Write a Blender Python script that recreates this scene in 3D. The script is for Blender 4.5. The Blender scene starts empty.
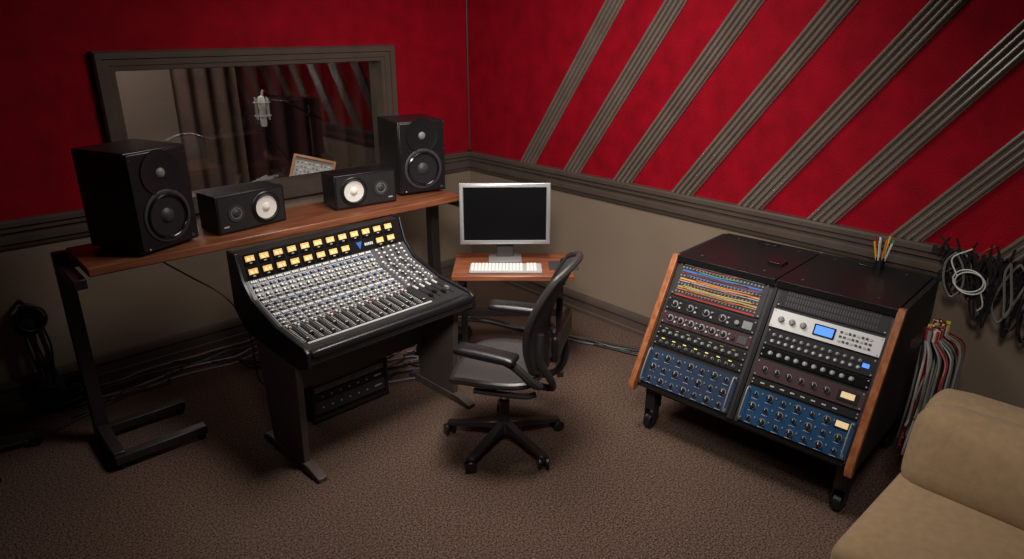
import bpy, bmesh, math, random
from mathutils import Matrix, Vector, Euler
random.seed(7)
sc = bpy.context.scene
try:
    sc.view_settings.view_transform = 'Standard'
except Exception:
    pass

# ------------------------------------------------------------------ materials
_m = {}
def mat(name, col, rough=.5, metal=0, var=0, scale=20, bump=0, bscale=None, emit=None, es=0,
        stretch=None, spec=.5, sheen=0, col2=None, ramp=(.35, .65)):
    if name in _m: return _m[name]
    m = bpy.data.materials.new(name); m.use_nodes = True
    nt = m.node_tree; b = nt.nodes['Principled BSDF']
    b.inputs['Base Color'].default_value = (*col, 1)
    b.inputs['Roughness'].default_value = rough
    b.inputs['Metallic'].default_value = metal
    b.inputs['Specular IOR Level'].default_value = spec
    if sheen:
        b.inputs['Sheen Weight'].default_value = sheen
    if emit:
        b.inputs['Emission Color'].default_value = (*emit, 1)
        b.inputs['Emission Strength'].default_value = es
    if var or bump or col2:
        tc = nt.nodes.new('ShaderNodeTexCoord')
        mp = nt.nodes.new('ShaderNodeMapping')
        nt.links.new(tc.outputs['Object'], mp.inputs[0])
        if stretch: mp.inputs['Scale'].default_value = stretch
        n = nt.nodes.new('ShaderNodeTexNoise'); n.inputs['Scale'].default_value = scale
        n.inputs['Detail'].default_value = 6
        nt.links.new(mp.outputs[0], n.inputs['Vector'])
        if var or col2:
            r = nt.nodes.new('ShaderNodeValToRGB')
            r.color_ramp.elements[0].position = ramp[0]; r.color_ramp.elements[1].position = ramp[1]
            if col2:
                a, c = col, col2
            else:
                a = [x*(1-var) for x in col]; c = [min(1, x*(1+var)) for x in col]
            r.color_ramp.elements[0].color = (*a, 1); r.color_ramp.elements[1].color = (*c, 1)
            nt.links.new(n.outputs['Fac'], r.inputs[0]); nt.links.new(r.outputs[0], b.inputs['Base Color'])
        if bump:
            n2 = nt.nodes.new('ShaderNodeTexNoise'); n2.inputs['Scale'].default_value = bscale or scale
            nt.links.new(mp.outputs[0], n2.inputs['Vector'])
            bp = nt.nodes.new('ShaderNodeBump'); bp.inputs['Strength'].default_value = bump
            bp.inputs['Distance'].default_value = .01
            nt.links.new(n2.outputs['Fac'], bp.inputs['Height']); nt.links.new(bp.outputs[0], b.inputs['Normal'])
    _m[name] = m
    return m

RED = mat('red_fabric', (.28, .001, .010), .8, var=.24, scale=7, bump=.45, bscale=110, spec=.14, ramp=(.25, .75))
TAUPE = mat('taupe_paint', (.235, .178, .130), .55, var=.05, scale=2, bump=.05, bscale=200)
TRIM = mat('trim_paint', (.088, .066, .054), .35, var=.08, scale=6)
TRIMD = mat('trim_paint_lit', (.165, .130, .108), .28, var=.10, scale=5)  # lit copy of the trim paint: light on the battens put into the colour
CEIL = mat('ceiling_paint', (.10, .085, .08), .9)
WOOD = mat('shelf_wood', (.15, .045, .020), .33, col2=(.29, .105, .05), scale=3, stretch=(1.2, 14, 14), bump=.04)
WOOD2 = mat('rack_wood', (.26, .08, .03), .35, col2=(.40, .15, .06), scale=3, stretch=(14, 14, 2))
BLK = mat('black_plastic', (.009, .009, .010), .34)
BLKM = mat('black_matte', (.014, .013, .013), .6)
BLKG = mat('black_gloss', (.008, .008, .009), .16)
STEEL = mat('black_steel', (.022, .018, .017), .42, var=.15, scale=8)
LEGM = mat('console_leg_paint', (.085, .066, .06), .45)
SILV = mat('silver', (.50, .50, .51), .32, .6)
CHROME = mat('chrome', (.7, .7, .72), .15, 1)
WHITE = mat('white_plastic', (.74, .74, .72), .4)
CREAM = mat('cone_white', (.85, .82, .76), .7)
GREY = mat('grey_plastic', (.20, .20, .20), .45)
LGREY = mat('light_grey', (.42, .42, .42), .45)
DGREY = mat('dark_grey', (.04, .04, .042), .5)
CONE = mat('woofer_cone', (.016, .016, .018), .4)
PANEL = mat('console_panel', (.06, .06, .066), .42)
BLUE = mat('blue_panel', (.010, .045, .11), .32, var=.1, scale=4)
SLATE = mat('slate_blue_panel', (.018, .032, .065), .35, var=.1, scale=4)
BLUEK = mat('blue_knob', (.05, .16, .5), .35)
REDK = mat('red_knob', (.5, .02, .02), .4)
MAROON = mat('maroon_panel', (.040, .016, .020), .4)
BRASS = mat('brass', (.6, .45, .2), .35, .6)
METER = mat('vu_meter_face', (.75, .42, .12), .5, emit=(1, .50, .13), es=.42)
METERH = mat('vu_meter_glow', (.85, .65, .35), .5, emit=(1, .72, .34), es=.55)
METERW = mat('vu_meter_pale', (.7, .58, .32), .5, emit=(1, .72, .34), es=.3)
LEDY = mat('led_yellow', (.7, .6, .1), .5, emit=(.8, .75, .2), es=.35)
LCD = mat('lcd_blue', (.05, .15, .8), .3, emit=(.1, .3, 1), es=.9)
SCREEN = mat('screen_black', (.004, .004, .005), .25, spec=.3)
RUB = mat('cable_rubber', (.012, .011, .011), .5)
CABG = mat('cable_grey', (.16, .15, .14), .5)
CABL = mat('cable_light_grey', (.34, .32, .30), .5)
CABW = mat('cable_white', (.65, .64, .6), .5)
CABR = mat('cable_red', (.30, .02, .015), .5)
CABO = mat('cable_orange', (.60, .22, .04), .5)
CABY = mat('cable_yellow', (.65, .5, .05), .5)
CABB = mat('cable_blue', (.03, .12, .4), .5)
CABN = mat('cable_green', (.05, .3, .08), .5)
MESHF = mat('chair_mesh', (.036, .030, .029), .7, var=.35, scale=140, bump=.3, bscale=260)
FRAMEP = mat('chair_frame_plastic', (.026, .023, .023), .36)
SOFA = mat('sofa_fabric', (.36, .245, .135), .95, var=.07, scale=30, bump=.35, bscale=420, sheen=.15, spec=.2)
CURT = mat('curtain_brown', (.12, .075, .060), .9, var=.15, scale=4)
CURTD = mat('curtain_dark_red', (.055, .016, .018), .9)
BOOTH = mat('booth_wall_paint', (.22, .17, .14), .8)
PENC = mat('pencil_yellow', (.7, .4, .05), .5)
MIXW = mat('mixer_wood', (.42, .20, .09), .45, var=.2, scale=8)

# carpet
CARPET = bpy.data.materials.new('carpet'); CARPET.use_nodes = True
nt = CARPET.node_tree; b = nt.nodes['Principled BSDF']
b.inputs['Roughness'].default_value = 1; b.inputs['Specular IOR Level'].default_value = .1
tc = nt.nodes.new('ShaderNodeTexCoord')
n1 = nt.nodes.new('ShaderNodeTexNoise'); n1.inputs['Scale'].default_value = 105; n1.inputs['Detail'].default_value = 4; n1.inputs['Roughness'].default_value = .75
n2 = nt.nodes.new('ShaderNodeTexNoise'); n2.inputs['Scale'].default_value = 1.6; n2.inputs['Detail'].default_value = 4
nt.links.new(tc.outputs['Object'], n1.inputs['Vector']); nt.links.new(tc.outputs['Object'], n2.inputs['Vector'])
r = nt.nodes.new('ShaderNodeValToRGB'); r.color_ramp.elements[0].position = .40; r.color_ramp.elements[1].position = .62
r.color_ramp.elements[0].color = (.030, .017, .013, 1); r.color_ramp.elements[1].color = (.200, .130, .098, 1)
nt.links.new(n1.outputs['Fac'], r.inputs[0])
mx = nt.nodes.new('ShaderNodeMixRGB'); mx.blend_type = 'MULTIPLY'; mx.inputs[0].default_value = .4
r2 = nt.nodes.new('ShaderNodeValToRGB'); r2.color_ramp.elements[0].position = .3; r2.color_ramp.elements[1].position = .7
r2.color_ramp.elements[0].color = (.7, .7, .7, 1)
nt.links.new(n2.outputs['Fac'], r2.inputs[0])
nt.links.new(r.outputs[0], mx.inputs[1]); nt.links.new(r2.outputs[0], mx.inputs[2]); nt.links.new(mx.outputs[0], b.inputs['Base Color'])
bp = nt.nodes.new('ShaderNodeBump'); bp.inputs['Strength'].default_value = .5; bp.inputs['Distance'].default_value = .006
nt.links.new(n1.outputs['Fac'], bp.inputs['Height']); nt.links.new(bp.outputs[0], b.inputs['Normal'])

# window glass
GLASS = bpy.data.materials.new('window_glass'); GLASS.use_nodes = True
nt = GLASS.node_tree; nt.nodes.clear()
o = nt.nodes.new('ShaderNodeOutputMaterial'); ms = nt.nodes.new('ShaderNodeMixShader')
tr = nt.nodes.new('ShaderNodeBsdfTransparent'); gl = nt.nodes.new('ShaderNodeBsdfGlossy'); gl.inputs['Roughness'].default_value = 0
tr.inputs[0].default_value = (.88, .87, .85, 1)
fr = nt.nodes.new('ShaderNodeFresnel'); fr.inputs[0].default_value = 1.5
ad = nt.nodes.new('ShaderNodeMath'); ad.operation = 'ADD'; ad.inputs[1].default_value = .10
nt.links.new(fr.outputs[0], ad.inputs[0]); nt.links.new(ad.outputs[0], ms.inputs[0])
nt.links.new(tr.outputs[0], ms.inputs[1]); nt.links.new(gl.outputs[0], ms.inputs[2]); nt.links.new(ms.outputs[0], o.inputs[0])

# ------------------------------------------------------------------ builder
def empty(name, loc, rz=0):
    e = bpy.data.objects.new(name, None); e.empty_display_size = .1
    e.location = loc; e.rotation_euler = (0, 0, math.radians(rz))
    sc.collection.objects.link(e); return e

def catmull(pts, n=6):
    pts = [Vector(p) for p in pts]
    if len(pts) < 3: return pts
    P = [pts[0]*2-pts[1]] + pts + [pts[-1]*2-pts[-2]]
    out = []
    for i in range(1, len(P)-2):
        p0, p1, p2, p3 = P[i-1:i+3]
        for k in range(n):
            t = k/n
            out.append(.5*((2*p1)+(p2-p0)*t+(2*p0-5*p1+4*p2-p3)*t*t+(3*p1-p0-3*p2+p3)*t**3))
    out.append(pts[-1]); return out

class B:
    def __init__(s, name, parent=None):
        s.name = name; s.parent = parent; s.bm = bmesh.new(); s.mats = []; s.M = Matrix()
    def mi(s, m):
        if m not in s.mats: s.mats.append(m)
        return s.mats.index(m)
    def geo(s, vs, fs, m):
        i = s.mi(m); V = [s.bm.verts.new(s.M @ Vector(v)) for v in vs]
        for f in fs:
            try:
                F = s.bm.faces.new([V[k] for k in f]); F.material_index = i
            except ValueError: pass
    def box(s, c, d, m, rot=None):
        R = Euler([math.radians(a) for a in rot]).to_matrix() if rot else Matrix.Identity(3)
        c = Vector(c); vs = []
        for x in (-.5, .5):
            for y in (-.5, .5):
                for z in (-.5, .5): vs.append(c + R @ Vector((x*d[0], y*d[1], z*d[2])))
        s.geo(vs, [(0,1,3,2),(4,6,7,5),(0,4,5,1),(2,3,7,6),(0,2,6,4),(1,5,7,3)], m)
    def b2(s, a, c, m):
        s.box([(a[i]+c[i])/2 for i in range(3)], [abs(c[i]-a[i]) for i in range(3)], m)
    def lathe(s, o, ax, prof, m, seg=24):
        ax = Vector(ax).normalized(); t = Vector((0, 0, 1)) if abs(ax.z) < .9 else Vector((1, 0, 0))
        u = ax.cross(t).normalized(); w = ax.cross(u); o = Vector(o); vs = []; rings = []
        for r, h in prof:
            if r <= 1e-6: rings.append([len(vs)]); vs.append(o+ax*h)
            else:
                rings.append(list(range(len(vs), len(vs)+seg)))
                for k in range(seg):
                    a = 2*math.pi*k/seg; vs.append(o+ax*h+(u*math.cos(a)+w*math.sin(a))*r)
        fs = []
        for A, C in zip(rings, rings[1:]):
            for k in range(seg):
                j = (k+1) % seg
                if len(A) == 1 and len(C) == 1: continue
                if len(A) == 1: fs.append((A[0], C[j], C[k]))
                elif len(C) == 1: fs.append((A[k], A[j], C[0]))
                else: fs.append((A[k], A[j], C[j], C[k]))
        s.geo(vs, fs, m)
    def cyl(s, p0, p1, r, m, r2=None, seg=14):
        p0 = Vector(p0); p1 = Vector(p1); L = (p1-p0).length; r2 = r if r2 is None else r2
        s.lathe(p0, p1-p0, [(0, 0), (r, 0), (r2, L), (0, L)], m, seg)
    def tube(s, pts, r, m, seg=6, n=6, radii=None):
        P = catmull(pts, n); vs = []; fs = []; N = None
        for i, p in enumerate(P):
            t = (P[min(i+1, len(P)-1)]-P[max(i-1, 0)]).normalized()
            if N is None:
                N = t.cross(Vector((0, 0, 1)))
                if N.length < .1: N = t.cross(Vector((1, 0, 0)))
            N = (N-t*N.dot(t)).normalized(); W = t.cross(N)
            rr = r if radii is None else radii[0]+(radii[1]-radii[0])*i/(len(P)-1)
            for k in range(seg):
                a = 2*math.pi*k/seg; vs.append(p+(N*math.cos(a)+W*math.sin(a))*rr)
        for i in range(len(P)-1):
            for k in range(seg):
                j = (k+1) % seg; fs.append((i*seg+k, i*seg+j, (i+1)*seg+j, (i+1)*seg+k))
        fs.append(tuple(range(seg))); fs.append(tuple(range((len(P)-1)*seg, len(P)*seg)))
        s.geo(vs, fs, m)
    def prism(s, poly, a, b_, m, ax='x', shift=(0, 0, 0)):
        def mk(p, t):
            return {'x': (t, p[0], p[1]), 'y': (p[0], t, p[1]), 'z': (p[0], p[1], t)}[ax]
        n = len(poly)
        vs = [mk(p, a) for p in poly]+[tuple(Vector(mk(p, b_))+Vector(shift)) for p in poly]
        fs = [tuple(range(n)), tuple(range(n, 2*n))]+[(k, (k+1) % n, n+(k+1) % n, n+k) for k in range(n)]
        s.geo(vs, fs, m)
    def soft(s, c, d, r, m, bulge=(0, 0, 0), n=10, rot=None):
        R = Euler([math.radians(a) for a in rot]).to_matrix() if rot else Matrix.Identity(3)
        h = [x/2 for x in d]; c = Vector(c); idx = {}; vs = []; fs = []
        def V(p):
            k = tuple(round(q, 4) for q in p)
            if k in idx: return idx[k]
            q = [p[i]*h[i] for i in range(3)]
            inn = Vector([max(-(h[i]-r), min(h[i]-r, q[i])) for i in range(3)])
            dd = Vector(q)-inn
            w = inn+(dd.normalized()*r if dd.length > 1e-7 else dd)
            for i in range(3):
                j, l = [x for x in range(3) if x != i]
                w[i] += bulge[i]*p[i]*(1-p[j]**2)*(1-p[l]**2)
            idx[k] = len(vs); vs.append(c+R @ w); return idx[k]
        g = [math.sin(math.pi/2*(-1+2*i/n)) for i in range(n+1)]
        for axi in range(3):
            j, l = [x for x in range(3) if x != axi]
            for sg in (-1, 1):
                for a in range(n):
                    for e in range(n):
                        q = []
                        for (aa, ee) in ((a, e), (a+1, e), (a+1, e+1), (a, e+1)):
                            p = [0, 0, 0]; p[axi] = sg; p[j] = g[aa]; p[l] = g[ee]; q.append(V(p))
                        fs.append(tuple(q))
        s.geo(vs, fs, m)
    def ring(s, rect, prof, m, ax='xz', y=0):
        vs = []
        for ins, dp in prof:
            x0, z0, x1, z1 = rect[0]+ins, rect[1]+ins, rect[2]-ins, rect[3]-ins
            for (x, z) in ((x0, z0), (x1, z0), (x1, z1), (x0, z1)): vs.append((x, y+dp, z))
        fs = []
        for i in range(len(prof)-1):
            for k in range(4):
                j = (k+1) % 4; fs.append((i*4+k, i*4+j, i*4+4+j, i*4+4+k))
        s.geo(vs, fs, m)
    def grid(s, f, nu, nv, m):
        vs = [f(i/nu, j/nv) for j in range(nv+1) for i in range(nu+1)]
        w = nu+1
        s.geo(vs, [(j*w+i, j*w+i+1, (j+1)*w+i+1, (j+1)*w+i) for j in range(nv) for i in range(nu)], m)
    def done(s, bevel=0, seg=2, solid=0, loc=None, sharp=.6):
        bmesh.ops.recalc_face_normals(s.bm, faces=s.bm.faces)
        for f in s.bm.faces: f.smooth = True
        for e in s.bm.edges:
            if len(e.link_faces) == 2 and e.calc_face_angle(0) > sharp: e.smooth = False
        me = bpy.data.meshes.new(s.name); s.bm.to_mesh(me); s.bm.free()
        for m in s.mats: me.materials.append(m)
        ob = bpy.data.objects.new(s.name, me); sc.collection.objects.link(ob)
        if s.parent: ob.parent = s.parent
        if loc: ob.location = loc
        if solid:
            md = ob.modifiers.new('solid', 'SOLIDIFY'); md.thickness = solid; md.offset = 0
        if bevel:
            md = ob.modifiers.new('bevel', 'BEVEL'); md.width = bevel; md.segments = seg
            md.limit_method = 'ANGLE'; md.angle_limit = .7
        return ob

# ------------------------------------------------------------------ room
X0, Y0, H = -6.2, -7.0, 3.0
WX0, WX1, WZ0, WZ1 = -2.87, -.77, .99, 2.05
ZB = 1.05
bb = B('floor'); bb.b2((X0, Y0, -.1), (1.4, 3.0, 0), CARPET); bb.done()
bb = B('ceiling'); bb.b2((X0, Y0, H), (1.4, 3.0, H+.1), CEIL); bb.done()

bb = B('wall_left')
ix0, ix1, iz0, iz1 = WX0+.09, WX1-.09, WZ0+.08, WZ1-.08
bb.b2((X0, 0, 0), (ix0, .15, ZB), TAUPE); bb.b2((X0, 0, ZB), (ix0, .15, H), RED)
bb.b2((ix1, 0, 0), (.15, .15, ZB), TAUPE); bb.b2((ix1, 0, ZB), (.15, .15, H), RED)
bb.b2((ix0, 0, 0), (ix1, .15, iz0), TAUPE); bb.b2((ix0, 0, iz1), (ix1, .15, H), RED)
bb.done()
bb = B('wall_right'); bb.b2((0, Y0, 0), (.15, 0, ZB), TAUPE); bb.b2((0, Y0, ZB), (.15, 0, H), RED); bb.done()
bb = B('wall_front'); bb.b2((X0, Y0-.15, 0), (.15, Y0, ZB), TAUPE); bb.b2((X0, Y0-.15, ZB), (.15, Y0, H), RED); bb.done()
bb = B('wall_back'); bb.b2((X0-.15, Y0, 0), (X0, .15, ZB), TAUPE); bb.b2((X0-.15, Y0, ZB), (X0, .15, H), RED); bb.done()

rail = [(0, .96), (.012, .96), (.02, .972), (.02, .99), (.036, .998), (.036, 1.03), (.022, 1.036), (.022, 1.06), (.04, 1.066),
        (.04, 1.09), (.055, 1.10), (.055, 1.125), (.045, 1.135), (0, 1.135)]
base = [(0, 0), (.026, 0), (.026, .03), (.018, .036), (.018, .10), (.028, .106), (.028, .13), (.012, .16), (0, .16)]
bb = B('trim_1'); p = [(-d, z) for d, z in rail]
bb.prism(p, X0, WX0, TRIM); bb.prism(p, WX1, 0, TRIM); bb.done()
bb = B('trim_2'); bb.prism(p, Y0, 0, TRIM, 'y'); bb.done()
bb = B('baseboard_left'); p = [(-d, z) for d, z in base]; bb.prism(p, X0, 0, TRIM); bb.done()
bb = B('baseboard_right'); bb.prism(p, Y0, 0, TRIM, 'y'); bb.done()
bb = B('trim_3'); bb.b2((-.022, -.022, 1.135), (0, 0, H), mat('corner_bead', (.13, .02, .02), .5)); bb.done(.006)

def flute(w):
    n = 4; d0 = .010; d1 = .032; pts = [(-w/2, 0)]
    seg = w/n
    for i in range(n):
        a = -w/2+i*seg
        pts += [(a+.002, d0), (a+seg*.16, d1*.9), (a+seg*.38, d1), (a+seg*.60, d1*.9), (a+seg*.76, d0)]
    pts += [(w/2, d0), (w/2, 0)]
    return pts
ty = [(-.765, .69), (-1.255, .695), (-1.75, .72), (-2.26, .74), (-2.755, .75), (-3.2, .765), (-3.66, .78), (-4.14, .78), (-4.62, .78), (-5.1, .78), (-5.55, .77)]
for i, (y0, sl) in enumerate(ty):
    bb = B('trim_%d' % (i+4))
    z1 = 3.0; poly = [(-d, y0-o_) for o_, d in flute(.165)]
    bb.prism(poly, 1.13, z1, TRIMD, 'z', shift=(0, -sl*(z1-1.13), 0)); bb.done()

# window
e = empty('window_1', (0, 0, 0))
bb = B('frame', e)
bb.ring((WX0, WZ0, WX1, WZ1), [(0, 0), (0, -.05), (.012, -.065), (.045, -.06), (.05, -.045), (.085, -.04), (.09, -.03), (.115, -.025), (.12, .0), (.12, .15)], TRIM)
bb.done()
bb = B('glass', e)
bb.geo([(WX0+.11, .07, WZ0+.11), (WX1-.11, .07, WZ0+.11), (WX1-.11, .07, WZ1-.11), (WX0+.11, .07, WZ1-.11)], [(0, 1, 2, 3)], GLASS); bb.done()

# booth
bb = B('wall_booth_back'); bb.b2((-4.2, 2.6, 0), (1.3, 2.7, H), BOOTH); bb.done()
bb = B('wall_booth_left'); bb.b2((-4.3, .15, 0), (-4.2, 2.7, H), BOOTH); bb.done()
bb = B('wall_booth_right'); bb.b2((1.2, 0, 0), (1.3, 2.7, H), BOOTH); bb.done()
bb = B('wall_booth_front'); bb.b2((.15, 0, 0), (1.2, .15, H), BOOTH); bb.done()
bb = B('curtain')
bb.grid(lambda u, v: (-1.72+.62*u, 2.35+.03*math.sin(u*22), .03+2.9*v), 80, 4, CURT)
bb.grid(lambda u, v: (-1.1+2.25*u, 2.3+.05*math.sin(u*60), .03+2.9*v), 200, 4, CURTD)
bb.done(sharp=3)

e = empty('microphone_on_boom_stand', (-1.44, 1.0, 0))
bb = B('boom_stand', e)
bb.lathe((.55, .25, 0), (0, 0, 1), [(0, 0), (.15, 0), (.15, .015), (.02, .03), (0, .03)], BLK)
bb.cyl((.55, .25, .02), (.55, .25, 1.5), .011, STEEL)
bb.cyl((.8, .36, 1.30), (.02, 0, 1.68), .008, STEEL)
bb.cyl((.55, .22, 1.41), (.55, .28, 1.41), .025, BLK)
bb.done()
bb = B('microphone', e)
bb.lathe((0, 0, 1.38), (0, 0, 1), [(0, 0), (.022, 0), (.026, .02), (.026, .14), (.030, .15), (.030, .22), (.025, .245), (.0, .255)], WHITE)
for zz in (1.47, 1.58):
    bb.tube([(.065*math.cos(a), .065*math.sin(a), zz) for a in [i*math.pi/6 for i in range(13)]], .005, LGREY)
for k in range(4):
    a = k*math.pi/2+.5; bb.cyl((.065*math.cos(a), .065*math.sin(a), 1.44), (.065*math.cos(a), .065*math.sin(a), 1.62), .007, LGREY)
    for zz in (1.47, 1.58): bb.cyl((.065*math.cos(a), .065*math.sin(a), zz), (.026*math.cos(a+.5), .026*math.sin(a+.5), zz-.02), .002, DGREY, seg=6)
bb.cyl((0, 0, 1.6), (.02, 0, 1.68), .01, LGREY)
bb.tube([(0, 0, 1.4), (.02, .02, 1.3), (.2, .1, 1.1), (.5, .25, .6)], .005, RUB)
bb.done()

e = empty('tabletop_mixer_on_stand', (-1.27, .58, 0), -32)
bb = B('mixer', e)
bb.M = Matrix.Translation((0, 0, .955)) @ Matrix.Rotation(math.radians(14), 4, 'Y') @ Matrix.Rotation(math.radians(48), 4, 'X')
bb.box((0, 0, 0), (.31, .36, .05), LGREY)
bb.box((-.165, 0, 0), (.022, .40, .09), MIXW); bb.box((.165, 0, 0), (.022, .40, .09), MIXW)
bb.box((0, .19, 0), (.31, .022, .09), MIXW); bb.box((0, -.19, 0), (.31, .022, .08), MIXW)
for i in range(9):
    for j in range(8):
        bb.box((-.13+i*.032, -.14+j*.04, .028), (.012, .012 if j > 2 else .026, .008), GREY if (i+j) % 3 else WHITE)
bb.done()
bb = B('stand', e)
bb.cyl((0, 0, .03), (0, 0, .93), .018, STEEL)
for k in range(3):
    a = k*2.09; bb.cyl((0, 0, .18), (.28*math.cos(a), .28*math.sin(a), .012), .011, STEEL)
bb.done()

# ------------------------------------------------------------------ speaker shelf stand
SH = 1.11
e = empty('speaker_shelf_stand', (-2.19, -.97, 0))
bb = B('shelf_board', e); bb.b2((-1.13, -.23, SH-.045), (1.12, .23, SH-.001), WOOD); bb.done(.006)
bb = B('steel_frame', e)
for sx in (-1, 1):
    px = 1.17*sx
    bb.b2((px-.035, .13, .04), (px+.035, .20, SH-.002), STEEL)
    bb.b2((px-.03, -.22, .05), (px+.03, .2, .10), STEEL)
    x0, x1 = (px-.03, px+.44) if sx < 0 else (px-.44, px+.03)
    bb.b2((x0, -.24, .035), (x1, -.18, .085), STEEL)
    bb.b2((x0, .12, .035), (x1, .18, .085), STEEL)
    bb.b2((px-.03, -.22, SH-.10), (px+.03, .2, SH-.05), STEEL)
    for (fx) in (x0+.03, x1-.03):
        for fy in (-.21, .15): bb.cyl((fx, fy, 0), (fx, fy, .04), .022, BLK)
bb.b2((-1.15, .14, SH-.09), (1.15, .18, SH-.05), STEEL)
bb.done(.005)
bb = B('speaker_lead', e)
bb.tube([(-.72, .235, SH-.02), (-.72, .245, SH-.08), (-.70, .235, .95), (-.60, .1, .86), (-.45, -.02, .72), (-.36, -.05, .5), (-.3, .05, .1), (-.2, .1, .01)], .005, RUB)
bb.done()

def driver(bb, x, z, y, r, cone, surround, seg=36):
    o_ = (x, y, z); ax = (0, -1, 0)
    bb.lathe(o_, ax, [(r*1.14, 0), (r*1.14, .004), (r*1.09, .007), (r*1.0, .006)], DGREY if cone is not CREAM else BLK, seg)
    bb.lathe(o_, ax, [(r*1.0, .006), (r*.97, .013), (r*.92, .016), (r*.87, .012), (r*.84, .004)], surround, seg)
    bb.lathe(o_, ax, [(r*.84, .004), (r*.6, .0022), (r*.34, .0012), (r*.33, .002)], cone, seg)
    bb.lathe(o_, ax, [(r*.33, .002), (r*.25, .010), (r*.13, .016), (0, .018)], cone if cone is CREAM else DGREY, seg)

def big_speaker(loc, rz, w=.35, h=.515, d=.38):
    e = empty('studio_monitor_speaker', loc, rz)
    bb = B('cabinet', e); bb.b2((-w/2, -d/2, .012), (w/2, d/2, h), BLK)
    for a in (-1, 1):
        for c in (-1, 1): bb.cyl((a*w*.38, c*d*.38, 0), (a*w*.38, c*d*.38, .014), .015, BLKM)
    bb.done(.012, 3)
    bb = B('front_baffle', e); y = -d/2
    bb.b2((-w/2+.006, y-.012, .02), (w/2-.006, y+.002, h-.008), BLK)
    bb.done(.006, 2)
    bb = B('drivers', e); y -= .0125
    driver(bb, 0, .175, y, .118, CONE, BLKG)
    bb.lathe((0, y, .395), (0, -1, 0), [(.115, 0), (.112, .007), (.10, .004), (.05, .0015), (.028, .002)], BLK, 36)
    bb.lathe((0, y, .395), (0, -1, 0), [(.026, .002), (.022, .008), (.012, .013), (0, .014)], GREY, 20)
    bb.box((0, y-.002, .298), (.045, .003, .010), LGREY)
    bb.cyl((-.13, y, .03), (-.13, y-.003, .03), .004, WHITE)
    bb.cyl((.13, y, .04), (.13, y-.004, .04), .010, DGREY)
    for a in (-1, 1):
        for z in (.035, .30, .48): bb.cyl((a*.155, y, z), (a*.155, y-.003, z), .004, DGREY, seg=8)
    bb.done()
big_speaker((-2.985, -.95, SH), 22)
big_speaker((-1.195, -.83, SH), -12, .335, .49, .37)

def near_speaker(loc, rz, side):
    e = empty('nearfield_speaker', loc, rz)
    w, h, d = .42, .215, .20
    bb = B('cabinet', e); bb.b2((-w/2, -d/2, .004), (w/2, d/2, h), BLK); bb.done(.004)
    bb = B('drivers', e); y = -d/2-.0005
    bb.b2((-w/2+.012, y-.002, .014), (w/2-.012, y, h-.01), BLKM)
    driver(bb, side*.085, .108, y-.002, .079, CREAM, BLKM)
    bb.lathe((-side*.10, y-.002, .108), (0, -1, 0), [(.048, 0), (.048, .005), (.022, .004), (.018, .008), (0, .012)], DGREY, 24)
    bb.lathe((-side*.10, y-.002, .108), (0, -1, 0), [(.032, .0055), (.030, .0065), (.028, .0055)], GREY, 24)
    bb.box((-side*.165, y-.003, .04), (.03, .002, .008), LGREY)
    bb.done()
near_speaker((-2.455, -.955, SH), 8, 1)
near_speaker((-1.69, -.95, SH), -6, -1)

# ------------------------------------------------------------------ mixing console
e = empty('mixing_console', (-2.66, -2.03, 0), 2.5)
CW = 1.07
prof = [(0, .675), (0, .735), (.035, .748), (.3, .775), (.55, .85), (.635, .93), (.685, 1.07), (.76, 1.07), (.76, .76), (.65, .66), (.1, .635)]
bb = B('side_cheeks', e)
pc = [(-.004, .66), (-.004, .742), (.03, .762), (.3, .788), (.545, .864), (.625, .944), (.672, 1.080), (.768, 1.080), (.768, .75), (.655, .65), (.09, .622)]
bb.prism(pc, 0, .022, BLK); bb.prism(pc, CW-.022, CW, BLK); bb.done(.005)
bb = B('chassis', e); bb.prism(prof, .022, CW-.022, BLKM); bb.done()
bb = B('armrest', e); bb.soft((CW/2, .015, .728), (CW-.045, .06, .045), .018, BLK, n=8); bb.done()
def slope(a, c):
    ang = math.atan2(c[1]-a[1], c[0]-a[0]); L = math.hypot(c[0]-a[0], c[1]-a[1])
    return Matrix.Translation((0, a[0], a[1])) @ Matrix.Rotation(ang, 4, 'X'), L
bb = B('fader_section', e); bb.M, L1 = slope(prof[2], prof[3])
nch = 16; cx0, cw = .04, .0475
bb.box((CW/2, L1/2, .001), (CW-.06, L1-.01, .004), BLKM)
for i in range(nch):
    x = cx0+cw*(i+.5)
    bb.box((x-cw/2, L1*.6, .0035), (.0025, L1*.75, .002), GREY)
    bb.box((x+.004, L1*.52, .004), (.005, L1*.60, .002), BLKG)
    for k in range(11):
        bb.box((x-.010, L1*.25+k*L1*.055, .004), (.010, .0026, .0014), WHITE)
    fy = L1*(.35+.25*random.random()) if i % 3 else L1*.26
    bb.box((x+.004, fy, .012), (.014, .026, .014), BLK); bb.box((x+.004, fy, .0195), (.014, .004, .002), WHITE)
    bb.box((x, L1*.87, .006), (.012, .010, .006), WHITE if i % 2 else LGREY)
    bb.box((x+.014, L1*.94, .006), (.008, .008, .006), REDK if i % 5 == 0 else LGREY)
    bb.box((x-.008, L1*.94, .006), (.010, .010, .006), WHITE)
bb.box((CW/2-.1, L1*.16, .004), (CW-.31, .014, .002), LGREY)
for i in range(4):
    x = .85+i*.046
    bb.box((x, L1*.5, .004), (.005, L1*.55, .002), BLKG)
    bb.box((x, L1*(.35+.1*(i % 2)), .012), (.016, .028, .014), GREY if i == 3 else BLK)
    for k in range(3): bb.box((x, L1*(.82+.06*k), .006), (.013, .009, .006), WHITE)
bb.done()
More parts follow.
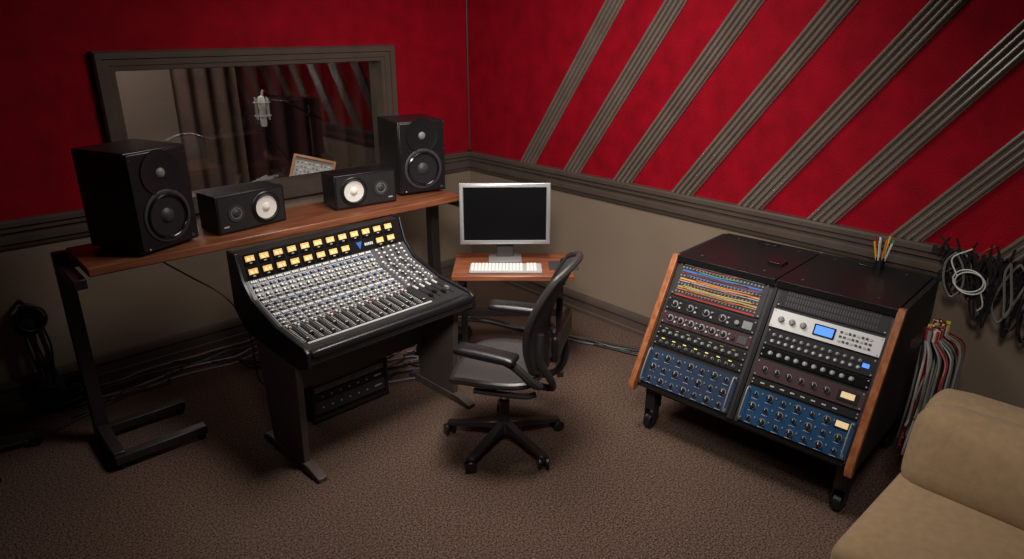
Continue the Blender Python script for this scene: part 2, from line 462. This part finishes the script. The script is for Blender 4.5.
def knobs(name, a, c, rows, sz):
    bb = B(name, e); bb.M, L = slope(a, c)
    bb.box((CW/2, L/2, .001), (CW-.05, L, .004), PANEL)
    for i in range(nch):
        x = cx0+cw*(i+.5)
        bb.box((x-cw/2, L/2, .0035), (.003, L-.006, .002), LGREY)
        for k in range(rows):
            y = L*(k+.5)/rows
            if (k % 4) == 3:
                for q in (-.012, 0, .012): bb.box((x+q, y, .006), (.009, .012, .007), WHITE)
            else:
                top = [WHITE, WHITE, BLUEK, LGREY][k % 4]
                bb.cyl((x-.009, y, .003), (x-.009, y, .015), sz, GREY if k % 2 else DGREY, sz*.85, 8)
                bb.cyl((x-.009, y, .015), (x-.009, y, .018), sz*.82, top, sz*.78, 8)
                bb.cyl((x+.012, y, .003), (x+.012, y, .013), sz*.78, WHITE if k % 2 else LGREY, sz*.66, 8)
            bb.box((x, y-L*.5/rows, .0035), (cw*.75, .0022, .001), WHITE)
    for i in range(5):
        for k in range(rows):
            x = .835+i*.042; y = L*(k+.5)/rows
            if (i+k) % 3 == 0: bb.box((x, y, .006), (.016, .010, .008), WHITE)
            else:
                bb.cyl((x, y, .003), (x, y, .018), sz*1.1, DGREY if i % 2 else LGREY, sz*.9, 8)
                bb.cyl((x, y, .018), (x, y, .020), sz*.7, WHITE, sz*.7, 8)
    bb.done()
knobs('eq_section', prof[3], prof[4], 9, .0078)
knobs('preamp_section', prof[4], prof[5], 4, .0085)
bb = B('meter_bridge', e); bb.M, L = slope(prof[5], prof[6])
bb.box((CW/2, L/2, .002), (CW-.05, L-.004, .006), BLK)
def vu(x, y):
    bb.box((x, y, .007), (.066, .058, .010), BLKG)
    bb.box((x, y+.005, .0125), (.050, .030, .002), METER)
    bb.box((x, y+.002, .0137), (.034, .016, .001), METERH)
    bb.box((x+.004, y+.002, .0146), (.0018, .022, .001), BLK, (0, 0, random.uniform(20, 50)))
    bb.box((x, y-.020, .0125), (.014, .006, .002), LGREY)
for i in range(8):
    for j in range(2): vu(.078+i*.080, L*(.27+.47*j))
for i in range(4): vu(.078+(8+i)*.080, L*.74)
for i in (2, 3): vu(.078+(8+i)*.080, L*.27)
bb.geo([(.715, L*.42, .0085), (.755, L*.42, .0085), (.735, L*.12, .0085)], [(0, 1, 2)], BLUEK)
for k in range(5): bb.box((.775+k*.012, L*.27, .008), (.008, .016, .002), WHITE)
bb.done()
bb = B('legs', e)
for x in (.0, CW-.05):
    bb.prism([(.14, .66), (.56, .68), (.50, .04), (.17, .04)], x+.004, x+.042, LEGM)
    bb.prism([(.02, 0), (.02, .025), (.12, .05), (.56, .05), (.62, .025), (.62, 0)], x-.002, x+.050, LEGM)
bb.b2((.04, .46, .30), (CW-.04, .49, .42), LEGM)
bb.done(.004)

# under-console gear case
e2 = empty('rack_case', (-2.17, -1.30, 0), 2)
bb = B('shell', e2)
bb.b2((-.26, -.20, .02), (-.24, .2, .44), BLKM); bb.b2((.24, -.20, .02), (.26, .2, .44), BLKM)
bb.b2((-.26, -.20, .42), (.26, .2, .44), BLKM); bb.b2((-.26, -.20, .02), (.26, .2, .04), BLKM); bb.b2((-.24, .18, .04), (.24, .2, .42), BLKM)
for a in (-.22, .22):
    for c in (-.16, .16): bb.cyl((a, c, 0), (a, c, .02), .02, BLK)
bb.done(.003)
bb = B('gear', e2)
for k, (mm, z, hh) in enumerate([(DGREY, .06, .08), (BLK, .15, .04), (GREY, .20, .04), (BLKG, .25, .09), (DGREY, .355, .045)]):
    bb.b2((-.238, -.19, z), (.238, .1, z+hh), mm)
    for i in range(6): bb.cyl((-.19+i*.06, -.19, z+hh/2), (-.19+i*.06, -.196, z+hh/2), .006, LGREY, seg=8)
    bb.box((.19, -.192, z+hh/2), (.05, .003, .01), LGREY)
bb.box((0, 0, .465), (.40, .30, .045), LGREY); bb.box((0, -.152, .465), (.36, .003, .02), DGREY)
bb.done(.002)

# ------------------------------------------------------------------ side table, monitor, keyboard
RZ = -42.5
e = empty('side_table', (-1.025, -1.679, 0), RZ)
TZ = .72
bb = B('table_top', e); bb.b2((-.38, -.23, TZ-.035), (.39, .23, TZ), WOOD); bb.done(.005)
bb = B('table_legs', e)
for a in (-.32, .32):
    bb.b2((a-.02, -.02, .04), (a+.02, .02, TZ-.035), STEEL); bb.b2((a-.02, -.22, 0), (a+.02, .22, .04), STEEL)
    bb.b2((a-.02, -.2, TZ-.07), (a+.02, .2, TZ-.035), STEEL)
bb.b2((-.32, -.012, .35), (.32, .012, .40), STEEL); bb.done(.003)

e = empty('computer_monitor', (-1.005, -1.59, TZ), RZ+1)
bb = B('stand', e); bb.box((0, .02, .008), (.22, .16, .014), GREY)
bb.box((0, .05, .10), (.11, .014, .20), DGREY, (-8, 0, 0)); bb.done(.004)
bb = B('display_panel', e); bb.M = Matrix.Translation((0, .01, .318)) @ Matrix.Rotation(math.radians(-4), 4, 'X')
bb.ring((-.295, -.20, .295, .20), [(.03, .02), (0, .02), (0, -.018), (.003, -.02), (.024, -.02), (.026, -.015)], SILV)
bb.box((0, .012, 0), (.58, .02, .39), SILV)
bb.box((0, -.008, 0), (.545, .015, .355), SCREEN); bb.done()
e = empty('computer_keyboard', (-1.13, -1.735, TZ+.004), RZ)
bb = B('keys', e); bb.box((0, 0, .007), (.46, .155, .014), LGREY)
for r_ in range(6):
    for k in range(20):
        if k in (15, 19): continue
        bb.box((-.212+k*.0222, -.06+r_*.0235, .017), (.019, .020, .008), WHITE)
for a in (-.2, .2): bb.b2((a-.02, -.07, -.004), (a+.02, .07, .001), GREY)
bb.done(.0015, 1)
e = empty('computer_mouse', (-.80, -1.93, TZ), RZ)
bb = B('mouse_body', e); bb.box((0, 0, .002), (.19, .17, .004), DGREY); bb.soft((.01, 0, .022), (.06, .10, .036), .017, BLK, n=8); bb.done()

# ------------------------------------------------------------------ office chair
e = empty('office_chair', (-1.705, -2.36, 0), 33)
bb = B('star_base', e)
bb.lathe((0, 0, .07), (0, 0, 1), [(0, 0), (.045, 0), (.05, .03), (.035, .07), (0, .07)], FRAMEP)
for k in range(5):
    a = math.radians(72*k+18); c, s_ = math.cos(a), math.sin(a)
    M0 = Matrix.Rotation(a, 4, 'Z'); bb.M = M0
    bb.prism([(.03, .075), (.03, .135), (.12, .118), (.31, .085), (.335, .08), (.335, .062), (.29, .062), (.12, .085)], -.022, .022, FRAMEP, 'y')
    bb.M = Matrix()
    wx, wy = .325*c, .325*s_
    bb.cyl((wx, wy, .03), (wx, wy, .07), .009, STEEL)
    an = a+random.uniform(.6, 2.2); dx, dy = math.cos(an)*.012, math.sin(an)*.012
    for q in (-1, 1):
        bb.cyl((wx+q*dx, wy+q*dy, .032), (wx+q*dx*2.4, wy+q*dy*2.4, .032), .032, BLK, seg=16)
    bb.box((wx, wy, .045), (.03, .03, .03), BLK)
bb.cyl((0, 0, .12), (0, 0, .27), .028, FRAMEP); bb.cyl((0, 0, .27), (0, 0, .41), .015, CHROME)
bb.done(.003, 1)
bb = B('tilt_mechanism', e)
bb.soft((0, -.03, .415), (.17, .26, .07), .03, FRAMEP, n=8)
bb.tube([(-.20, .02, .42), (0, .0, .41), (.20, .02, .42)], .018, FRAMEP, 8)
bb.tube([(.08, .05, .41), (.20, .06, .405), (.27, .06, .40)], .008, BLK)
bb.tube([(-.23, .1, .435), (-.22, -.15, .43), (-.2, -.22, .44)], .016, FRAMEP, 8)
bb.tube([(.23, .1, .435), (.22, -.15, .43), (.2, -.22, .44)], .016, FRAMEP, 8)
bb.done()
def seatf(x, y):
    return (.26*x*(1-.06*(y > 0)*y*y), .24*y+.02, .475+.022*x*x-.035*max(0, y)**3-.012*(1-x*x)*(1-y*y)+.02*max(0, -y)**3)
def sq(u, v, k=.72):
    a, c = 2*u-1, 2*v-1
    return a*math.sqrt(1-c*c*.30), c*math.sqrt(1-a*a*.30)
bb = B('seat', e); bb.grid(lambda u, v: seatf(*sq(u, v)), 18, 18, MESHF); bb.done(solid=.022, sharp=3)
bb = B('seat_rim', e)
rim = []
N = 12
for i in range(N): rim.append((i/N, 0))
for i in range(N): rim.append((1, i/N))
for i in range(N): rim.append((1-i/N, 1))
for i in range(N): rim.append((0, 1-i/N))
rim.append((0, 0))
bb.tube([Vector(seatf(*sq(*q)))+Vector((0, 0, -.004)) for q in rim], .019, FRAMEP, 8, 2); bb.done()
def backf(u, v):
    x, c = sq(u, v); v = (c+1)/2
    hw = .20+.075*math.sin(min(1, v*1.25)*math.pi/2)-.03*max(0, v-.6)**1.5*4
    z = .50+.62*v*(1-.04*x*x*v)
    y = -.225-.12*v+.06*math.sin(v*math.pi) - .045*(1-x*x)*v*.9
    return (hw*x, y+.04*x*x, z)
bb = B('backrest', e); bb.grid(lambda u, v: backf(u, v), 18, 22, MESHF); bb.done(solid=.014, sharp=3)
bb = B('back_rim', e)
bb.tube([Vector(backf(*q)) for q in rim], .018, FRAMEP, 8, 2); bb.done()
bb = B('back_support', e)
for q in (-1, 1):
    bb.tube([(q*.03, -.12, .41), (q*.10, -.27, .43), (q*.20, -.30, .52), (q*.25, -.25, .66), (q*.25, -.25, .80)], .019, FRAMEP, 8)
bb.soft((0, -.31, .70), (.42, .035, .14), .016, BLK, n=8)
bb.done()
bb = B('armrests', e)
for q in (-1, 1):
    bb.tube([(q*.255, -.25, .52), (q*.30, -.22, .56), (q*.315, -.14, .64), (q*.31, -.06, .675)], .022, FRAMEP, 8)
    bb.soft((q*.305, .01, .69), (.105, .32, .038), .018, BLK, bulge=(0, 0, .006), n=8, rot=(3, 0, q*6))
bb.done()

# ------------------------------------------------------------------ equipment rack
e = empty('equipment_rack', (-.545, -3.32, 0), -86)
RW = .595
bb = B('side_panels', e)
ps = [(-.53, .29), (-.535, .33), (-.175, .985), (.41, .985), (.41, .29)]
pf = [(-.545, .285), (-.548, .33), (-.183, .992), (-.155, .992), (-.505, .33), (-.505, .285)]
for x in (-RW, RW-.028):
    bb.prism(ps, x, x+.028, BLKM); bb.prism(pf, x-.003, x+.031, WOOD2)  # shadow on the outer sides painted in as black; front edges wood
bb.done(.003)
bb = B('carcass', e)
pi_ = [(-.50, .30), (-.50, .32), (-.155, .965), (.40, .965), (.40, .30)]
bb.prism(pi_, -RW+.028, RW-.028, BLKM)
bb.b2((-RW+.03, -.19, .955), (-.004, .41, .992), BLK); bb.b2((.004, -.19, .955), (RW-.03, .41, .992), BLK)
for cx in (-.28, .28):
    for q in (-.18, .18): bb.cyl((cx+q, -.1, .992), (cx+q, -.1, .995), .008, DGREY); bb.cyl((cx+q, .34, .992), (cx+q, .34, .995), .008, DGREY)
    bb.box((cx, .36, .994), (.12, .05, .008), BLKG)
bb.b2((-.14, .02, .992), (-.06, .10, 1.006), BLKG)
bb.done(.004)
bb = B('casters', e)
for x in (-.53, .53):
    for y in (-.38, .34):
        bb.b2((x-.03, y-.04, .12), (x+.03, y+.04, .30), STEEL)
        bb.cyl((x-.02, y-.02, .045), (x+.02, y-.02, .045), .045, BLK, seg=20)
        bb.box((x-.028, y-.01, .085), (.006, .06, .09), STEEL); bb.box((x+.028, y-.01, .085), (.006, .06, .09), STEEL)
bb.b2((-.55, -.42, .24), (.55, -.36, .30), STEEL); bb.b2((-.55, .31, .24), (.55, .37, .30), STEEL)
bb.done(.004)
FM = Matrix.Translation((0, -.502, .32)) @ Matrix(((1, 0, 0, 0), (0, .478, -.878, 0), (0, .878, .478, 0), (0, 0, 0, 1)))
FL = .735
bb = B('rack_rails', e); bb.M = FM
for x in (-.555, -.022, .022, .555): bb.box((x, FL/2, .004), (.018, FL, .012), STEEL)
bb.box((0, FL/2, .008), (.02, FL, .018), BLK)
bb.done()
def unit(bb, side, t0, t1, m, d=.014):
    x0, x1 = (-.548, -.030) if side == 0 else (.030, .548)
    y0, y1 = FL*(1-t1), FL*(1-t0)
    bb.box(((x0+x1)/2, (y0+y1)/2, d/2), (x1-x0, y1-y0-.003, d), m)
    for xx in (x0+.010, x1-.010):
        for yy in (y0+.010, y1-.010): bb.cyl((xx, yy, d), (xx, yy, d+.002), .004, SILV, seg=6)
    return x0, x1, y0, y1, d
def kn(bb, x, y, d, r, m=BLK, cap=LGREY, h=.018):
    bb.cyl((x, y, d), (x, y, d+.002), r*1.18, GREY, seg=14)
    bb.cyl((x, y, d+.002), (x, y, d+h), r, m, r*.85, 14)
    bb.box((x, y+r*.4, d+h), (r*.25, r*.9, .002), cap)
# left bay
bb = B('patchbay', e); bb.M = FM
x0, x1, y0, y1, d = unit(bb, 0, .03, .28, BLKM)
cols = [CABR, CABG, CABY, CABR, CABG, CABO, CABB, RUB, CABN, CABR, CABO, CABY]
for r_ in range(4):
    yy = y0+(r_+.5)*(y1-y0)/4
    bb.box(((x0+x1)/2, yy-.018, d+.001), (.46, .009, .002), [CABR, BRASS, CABO, CABB][r_])
    bb.box(((x0+x1)/2, yy+.016, d+.001), (.46, .004, .002), [CABO, LGREY, CABR, LGREY][r_])
    for i in range(24): bb.cyl((x0+.03+i*.0198, yy, d), (x0+.03+i*.0198, yy, d+.004), .005, GREY, seg=8)
for k in range(10):
    a = random.uniform(x0+.03, x0+.14); c = random.uniform(x1-.16, x1-.03)
    yy = y0+.02+(k+.5)*(y1-y0-.03)/10
    bb.tube([(a, yy, d), (a+.02, yy-.001, d+.02), ((a+c)/2, yy-.004, d+.024), (c-.02, yy+.003, d+.02), (c, yy+.004, d)], .0020, cols[k % len(cols)], 5, 5)
bb.done()
bb = B('preamp_units', e); bb.M = FM
for (t0, t1, mm, n) in ((.30, .40, BLK, 4), (.41, .51, MAROON, 6)):
    x0, x1, y0, y1, d = unit(bb, 0, t0, t1, mm); ym = (y0+y1)/2
    for i in range(n):
        x = x0+.05+i*(.38/n)
        bb.cyl((x, ym, d), (x, ym, d+.004), .020, GREY, seg=18); kn(bb, x, ym, d+.003, .014)
        bb.cyl((x+.033, ym+.012, d), (x+.033, ym+.012, d+.01), .005, SILV, seg=8); bb.box((x+.033, ym-.014, d+.003), (.01, .01, .006), LGREY)
    bb.cyl((x1-.10, ym, d), (x1-.10, ym, d+.012), .012, MAROON if n == 6 else GREY)
    bb.box((x1-.045, ym, d+.002), (.05, .04, .004), GREY if n == 4 else DGREY)
for (t0, t1) in ((.53, .60), (.61, .68)):
    x0, x1, y0, y1, d = unit(bb, 0, t0, t1, BLK); ym = (y0+y1)/2
    for i in range(12): kn(bb, x0+.04+i*.039, ym-.004, d, .008, DGREY if t0 > .55 else GREY, LGREY, .012)
    for i in range(7): bb.box((x0+.05+i*.066, ym+.016, d+.001), (.018, .005, .002), LEDY if t0 > .55 else BRASS)
bb.done()
def bluebox(name, side, t0, t1, rows, mm):
    bb = B(name, e); bb.M = FM
    x0, x1, y0, y1, d = unit(bb, side, t0, t1, mm, .02)
    for j in range(rows):
        yy = y0+(j+.5)*(y1-y0)/rows
        for i in range(7):
            x = x0+.05+i*.069
            if j == rows-1 and i == 6 and side:
                bb.box((x, yy, d+.003), (.07, .04, .006), BLK); bb.box((x, yy, d+.007), (.055, .028, .002), METERW); continue
            kn(bb, x, yy, d, .015 if (i+j) % 2 else .010, BLK)
            bb.box((x+.032, yy+.01, d+.002), (.005, .008, .006), SILV)
            bb.box((x, yy-.026, d+.0005), (.030, .002, .001), LGREY)
    for q in (x0+.012, x1-.012): bb.tube([(q, y0+.02, d), (q, y0+.02, d+.03), (q, y1-.02, d+.03), (q, y1-.02, d)], .004, GREY, 6, 3)
    bb.done()
bluebox('tube_equalizer', 0, .71, .98, 3, SLATE)
# right bay
bb = B('vent_panel', e); bb.M = FM
x0, x1, y0, y1, d = unit(bb, 1, .02, .16, BLK)
for i in range(34):
    for j in range(3): bb.box((x0+.045+i*.0128, y0+.02+j*.03, d), (.005, .022, .003), DGREY)
bb.done()
bb = B('channel_units', e); bb.M = FM
x0, x1, y0, y1, d = unit(bb, 1, .18, .31, mat('silver_face', (.62, .62, .62), .4, .1), .02); ym = (y0+y1)/2
bb.box((x0+.26, ym, d+.002), (.10, .055, .004), BLKG); bb.box((x0+.26, ym, d+.005), (.085, .042, .002), LCD)
for i in range(3):
    kn(bb, x0+.05+i*.055, ym, d, .014, GREY)
for i in range(8):
    for j in range(3): bb.box((x0+.335+i*.019, y0+.025+j*.022, d+.002), (.011, .010, .005), DGREY if (i+j) % 3 else LGREY)
x0, x1, y0, y1, d = unit(bb, 1, .32, .44, BLK, .016); ym = (y0+y1)/2
for i in range(13): kn(bb, x0+.04+i*.034, ym+.016, d, .0075, GREY, WHITE, .012); kn(bb, x0+.04+i*.034, ym-.016, d, .0075, LGREY, WHITE, .012)
bb.box((x1-.04, ym, d+.003), (.03, .02, .003), LCD)
x0, x1, y0, y1, d = unit(bb, 1, .45, .52, BLKG, .016); ym = (y0+y1)/2
for i in range(10): kn(bb, x0+.05+i*.043, ym, d, .010, SILV, WHITE, .012)
x0, x1, y0, y1, d = unit(bb, 1, .54, .66, MAROON, .016); ym = (y0+y1)/2
for i in range(6): kn(bb, x0+.05+i*.06, ym, d, .013, BLK)
bb.box((x1-.07, ym, d+.002), (.09, .05, .006), BLK); bb.box((x1-.07, ym+.004, d+.006), (.06, .028, .003), METERW)
x0, x1, y0, y1, d = unit(bb, 1, .67, .72, BLK, .012)
for i in range(8): bb.box((x0+.06+i*.05, (y0+y1)/2, d+.002), (.02, .006, .004), LGREY)
bb.done()
bluebox('tube_compressor', 1, .735, .985, 3, BLUE)

# cable bundle on rack side
e = empty('patch_cable_bundle', (-.55, -4.03, .86))
bb = B('strands', e)
cc = [CABG, RUB, CABL, CABR, CABG, CABL, RUB, CABG, CABR, CABG]
for k in range(80):
    ox = random.uniform(-.15, .17); oy = random.uniform(-.085, .04); L_ = random.uniform(.26, .50)
    wv = random.uniform(-.03, .03)
    bb.tube([(ox*.6, oy*.5+.015, .0), (ox, oy-.01, -.06), (ox*1.2+wv, oy*1.0-.02, -L_*.5), (ox*1.1-.04-wv, oy*1.1-.01, -L_), (ox*1.1-.04, oy-.01, -L_-.03)], .0048, cc[k % len(cc)], 5, 5)
    bb.cyl((ox*.6, oy*.5+.015, 0), (ox*.6, oy*.5+.015, .05), .006, [CABR, SILV, CABY, RUB, CABR, CABW][k % 6], seg=6)
bb.box((0, .035, .0), (.34, .025, .03), STEEL)
bb.done()
# cables hung on the wall
e = empty('hanging_cables', (-.05, -4.13, 1.12))
bb = B('cable_loops', e)
for k in range(18): bb.cyl((.0, .28-k*.035, .01), (-.05, .28-k*.035, .03), .005, STEEL, seg=6)
bb.box((.0, 0, .0), (.02, .64, .04), STEEL)
for k in range(62):
    yy = random.uniform(-.42, .24); w_ = random.uniform(.01, .05); L_ = random.uniform(.10, .36)*(1 if yy < .1 else .6); xx = -.02-random.random()*.07
    m_ = RUB if k % 6 else CABG
    tw = random.uniform(-.04, .04)
    bb.tube([(xx, yy, .03), (xx, yy-w_, -.04), (xx-.01, yy-w_*.9+tw, -L_*.7), (xx-.01, yy+tw, -L_), (xx-.01, yy+w_+tw, -L_*.65), (xx, yy+w_*.8, -.03), (xx, yy, .03)], .0055, m_, 5, 5)
for k in range(16):
    yy = .27-k*.042; a = random.uniform(-.06, .06)
    bb.tube([(-.05, yy, .0), (-.055, yy+a*.3, .05), (-.06, yy+a, .09)], .006, CABR if k == 4 else RUB, 6, 4)
for q in (0, .010):
    bb.tube([(-.115, .10+.065*math.cos(t)+q, -.10+q+.055*math.sin(t)) for t in [i*math.pi/6 for i in range(13)]], .0035, CABW, 6, 3)
bb.tube([(-.11, .16, -.08), (-.10, .20, 0), (-.08, .13, .06)], .0035, CABW)
bb.tube([(-.11, .05, -.13), (-.10, .03, -.2), (-.08, .05, -.24)], .0035, CABW)
bb.done()

# pencils on rack
e = empty('pencil_cup', (-.19, -3.62, .992))
bb = B('cup', e); bb.lathe((0, 0, 0), (0, 0, 1), [(0, 0), (.022, 0), (.026, .07), (.023, .07), (.020, .006), (0, .006)], BLK)
for k in range(9):
    a = k*.75; pm = [PENC, WHITE, CABR, PENC, CABW, CABO, WHITE, CABN, PENC][k]
    bb.cyl((.010*math.cos(a), .010*math.sin(a), .01), (.045*math.cos(a), .045*math.sin(a), .15+.012*(k % 3)), .0055, pm, seg=6)
bb.done()

# ------------------------------------------------------------------ sofa
e = empty('sofa', (-1.20, -5.17, 0))
bb = B('base_frame', e); bb.soft((-.02, 0, .20), (1.06, 2.08, .24), .04, SOFA, n=8)
for a in (-.45, .42):
    for c in (-.95, .95): bb.cyl((a, c, 0), (a, c, .09), .025, STEEL)
bb.done()
bb = B('back_frame', e); bb.soft((.36, 0, .47), (.26, 2.08, .56), .09, SOFA, bulge=(.01, 0, .02), n=12); bb.done()
bb = B('seat_cushions', e)
for y in (-.52, .52): bb.soft((-.14, y, .375), (.80, 1.03, .17), .06, SOFA, bulge=(.01, .0, .025), n=14)
bb.done()
bb = B('back_cushions', e)
for y in (-.52, .52): bb.soft((.17, y, .575), (.22, 1.00, .38), .09, SOFA, bulge=(.04, .01, .02), n=14, rot=(0, 16, 0))
bb.done()

# ------------------------------------------------------------------ rolling stool (mostly out of frame)
e = empty('rolling_stool', (-3.95, -.60, 0))
bb = B('base', e)
for k in range(5):
    a = math.radians(72*k-4); bb.M = Matrix.Rotation(a, 4, 'Z')
    bb.prism([(.02, .07), (.02, .12), (.30, .075), (.30, .055)], -.018, .018, FRAMEP, 'y')
    bb.cyl((.30, -.02, .030), (.30, .02, .030), .030, BLK)
bb.M = Matrix(); bb.cyl((0, 0, .06), (0, 0, .46), .022, STEEL)
bb.soft((0, 0, .49), (.34, .34, .07), .034, BLK, n=10); bb.done()

# ------------------------------------------------------------------ floor / wall cables
def wig(p0, p1, n, amp, z=.008):
    p0 = Vector(p0); p1 = Vector(p1); out = []
    for i in range(n+1):
        q = p0.lerp(p1, i/n); q.x += random.uniform(-amp, amp); q.y += random.uniform(-amp, amp); q.z = z+random.random()*.006; out.append(q)
    return out
e = empty('floor_cables', (0, 0, 0))
bb = B('cables', e)
for k in range(7): bb.tube(wig((-3.3, -.14-.04*k, 0), (-1.6, -.08-.05*k, 0), 10, .035), .007, [CABL, RUB, CABG, RUB, CABL, RUB, CABG][k])
for k in range(3): bb.tube(wig((-3.5+.05*k, -.5, 0), (-2.7, -.12-.1*k, 0), 6, .06)+wig((-2.5, -.3, 0), (-2.2, -.9+.1*k, 0), 4, .05), .007, RUB)
for k in range(6): bb.tube(wig((-1.9, -1.25+.05*k, 0), (-1.0, -.9+.1*k, 0), 7, .05)+wig((-.8, -.9+.05*k, 0), (-.12-.03*k, -2.4, 0), 8, .03), .007, [RUB, CABG, RUB, RUB, CABG, RUB][k])
for k in range(9): bb.tube(wig((-2.1+.08*k, -1.12, 0), (-1.50+.05*k, -1.55+.05*k, 0), 6, .07), .007, RUB if k % 2 else CABG)
bb.done()
e = empty('cable_coil', (-3.42, -.22, 0))
bb = B('coil', e)
for k in range(12):
    r_ = .08+.015*(k % 4); cx, cy = random.uniform(-.08, .08), random.uniform(-.05, .05)
    bb.tube([(cx+r_*math.cos(t), cy+r_*.8*math.sin(t), .01+.01*k) for t in [i*math.pi/6 for i in range(13)]], .008, RUB, 6, 3)
for k in range(12):
    j = random.uniform(-.05, .05)
    bb.tube([(-.10+.006*k, .17, .62), (-.11+.008*k, .13, .52), (-.10+.008*k+j*.4, .12, .35), (-.05+j, .10, .15), (j, .02, .02)], .007, RUB, 6, 5)
for k in range(9):
    q = random.uniform(-.02, .02)
    bb.tube([(-.08+(.05+.003*k)*math.cos(t)+q, .15-.008*k, .54+.08*math.sin(t)+q) for t in [i*math.pi/6 for i in range(13)]], .008, RUB, 6, 3)
bb.cyl((-.09, .215, .64), (-.09, .10, .66), .012, STEEL)
bb.done()

# ------------------------------------------------------------------ lights
def area(name, loc, tgt, size, en, col=(1, .93, .86)):
    l = bpy.data.lights.new(name, 'AREA'); l.energy = en; l.color = col; l.size = size
    ob = bpy.data.objects.new(name, l); sc.collection.objects.link(ob); ob.location = loc
    ob.rotation_euler = (Vector(tgt)-Vector(loc)).to_track_quat('-Z', 'Y').to_euler()
def spot(name, loc, tgt, ang, en, col=(1, .93, .86), rad=.25, blend=1):
    l = bpy.data.lights.new(name, 'SPOT'); l.energy = en; l.color = col; l.spot_size = math.radians(ang)
    l.spot_blend = blend; l.shadow_soft_size = rad
    ob = bpy.data.objects.new(name, l); sc.collection.objects.link(ob); ob.location = loc
    ob.rotation_euler = (Vector(tgt)-Vector(loc)).to_track_quat('-Z', 'Y').to_euler()
area('ceiling_light', (-1.6, -2.2, 2.93), (-1.4, -2.0, 0), .9, 36)
spot('added_pool_spot', (-1.9, -2.8, 2.9), (-1.55, -2.4, 0), 95, 190)  # added spot: pools light on the floor, soft falloff stands in for vignetting
spot('camera_side_fill', (-3.2, -4.0, 2.8), (-.5, -1.5, 1.3), 78, 350, rad=.3)  # added fill from the camera side, no ceiling fixture; brightens corner and walls
spot('added_fill_right', (-2.6, -4.6, 2.8), (-.6, -4.1, .7), 70, 95, rad=.25)  # added fill, no fixture: lifts the dark right wall, cables and sofa
area('booth_light', (-2.4, 1.5, 2.9), (-2.6, 1.8, 0), .8, 26)
spot('booth_fill_mic', (-1.0, .5, 2.9), (-1.4, .9, 1.2), 50, 55, rad=.1)  # added fill above the microphone so it stands out in the booth
w = bpy.data.worlds.new('world'); sc.world = w; w.use_nodes = True
w.node_tree.nodes['Background'].inputs[0].default_value = (.01, .009, .008, 1)

# ------------------------------------------------------------------ camera
cd = bpy.data.cameras.new('camera'); cam = bpy.data.objects.new('camera', cd); sc.collection.objects.link(cam)
cam.location = (-3.911, -4.826, 2.2); cam.rotation_euler = (math.radians(90-20.4), 0, math.radians(-42.53))
cd.sensor_width = 36; cd.lens = 24.15; cd.clip_start = .05
sc.camera = cam
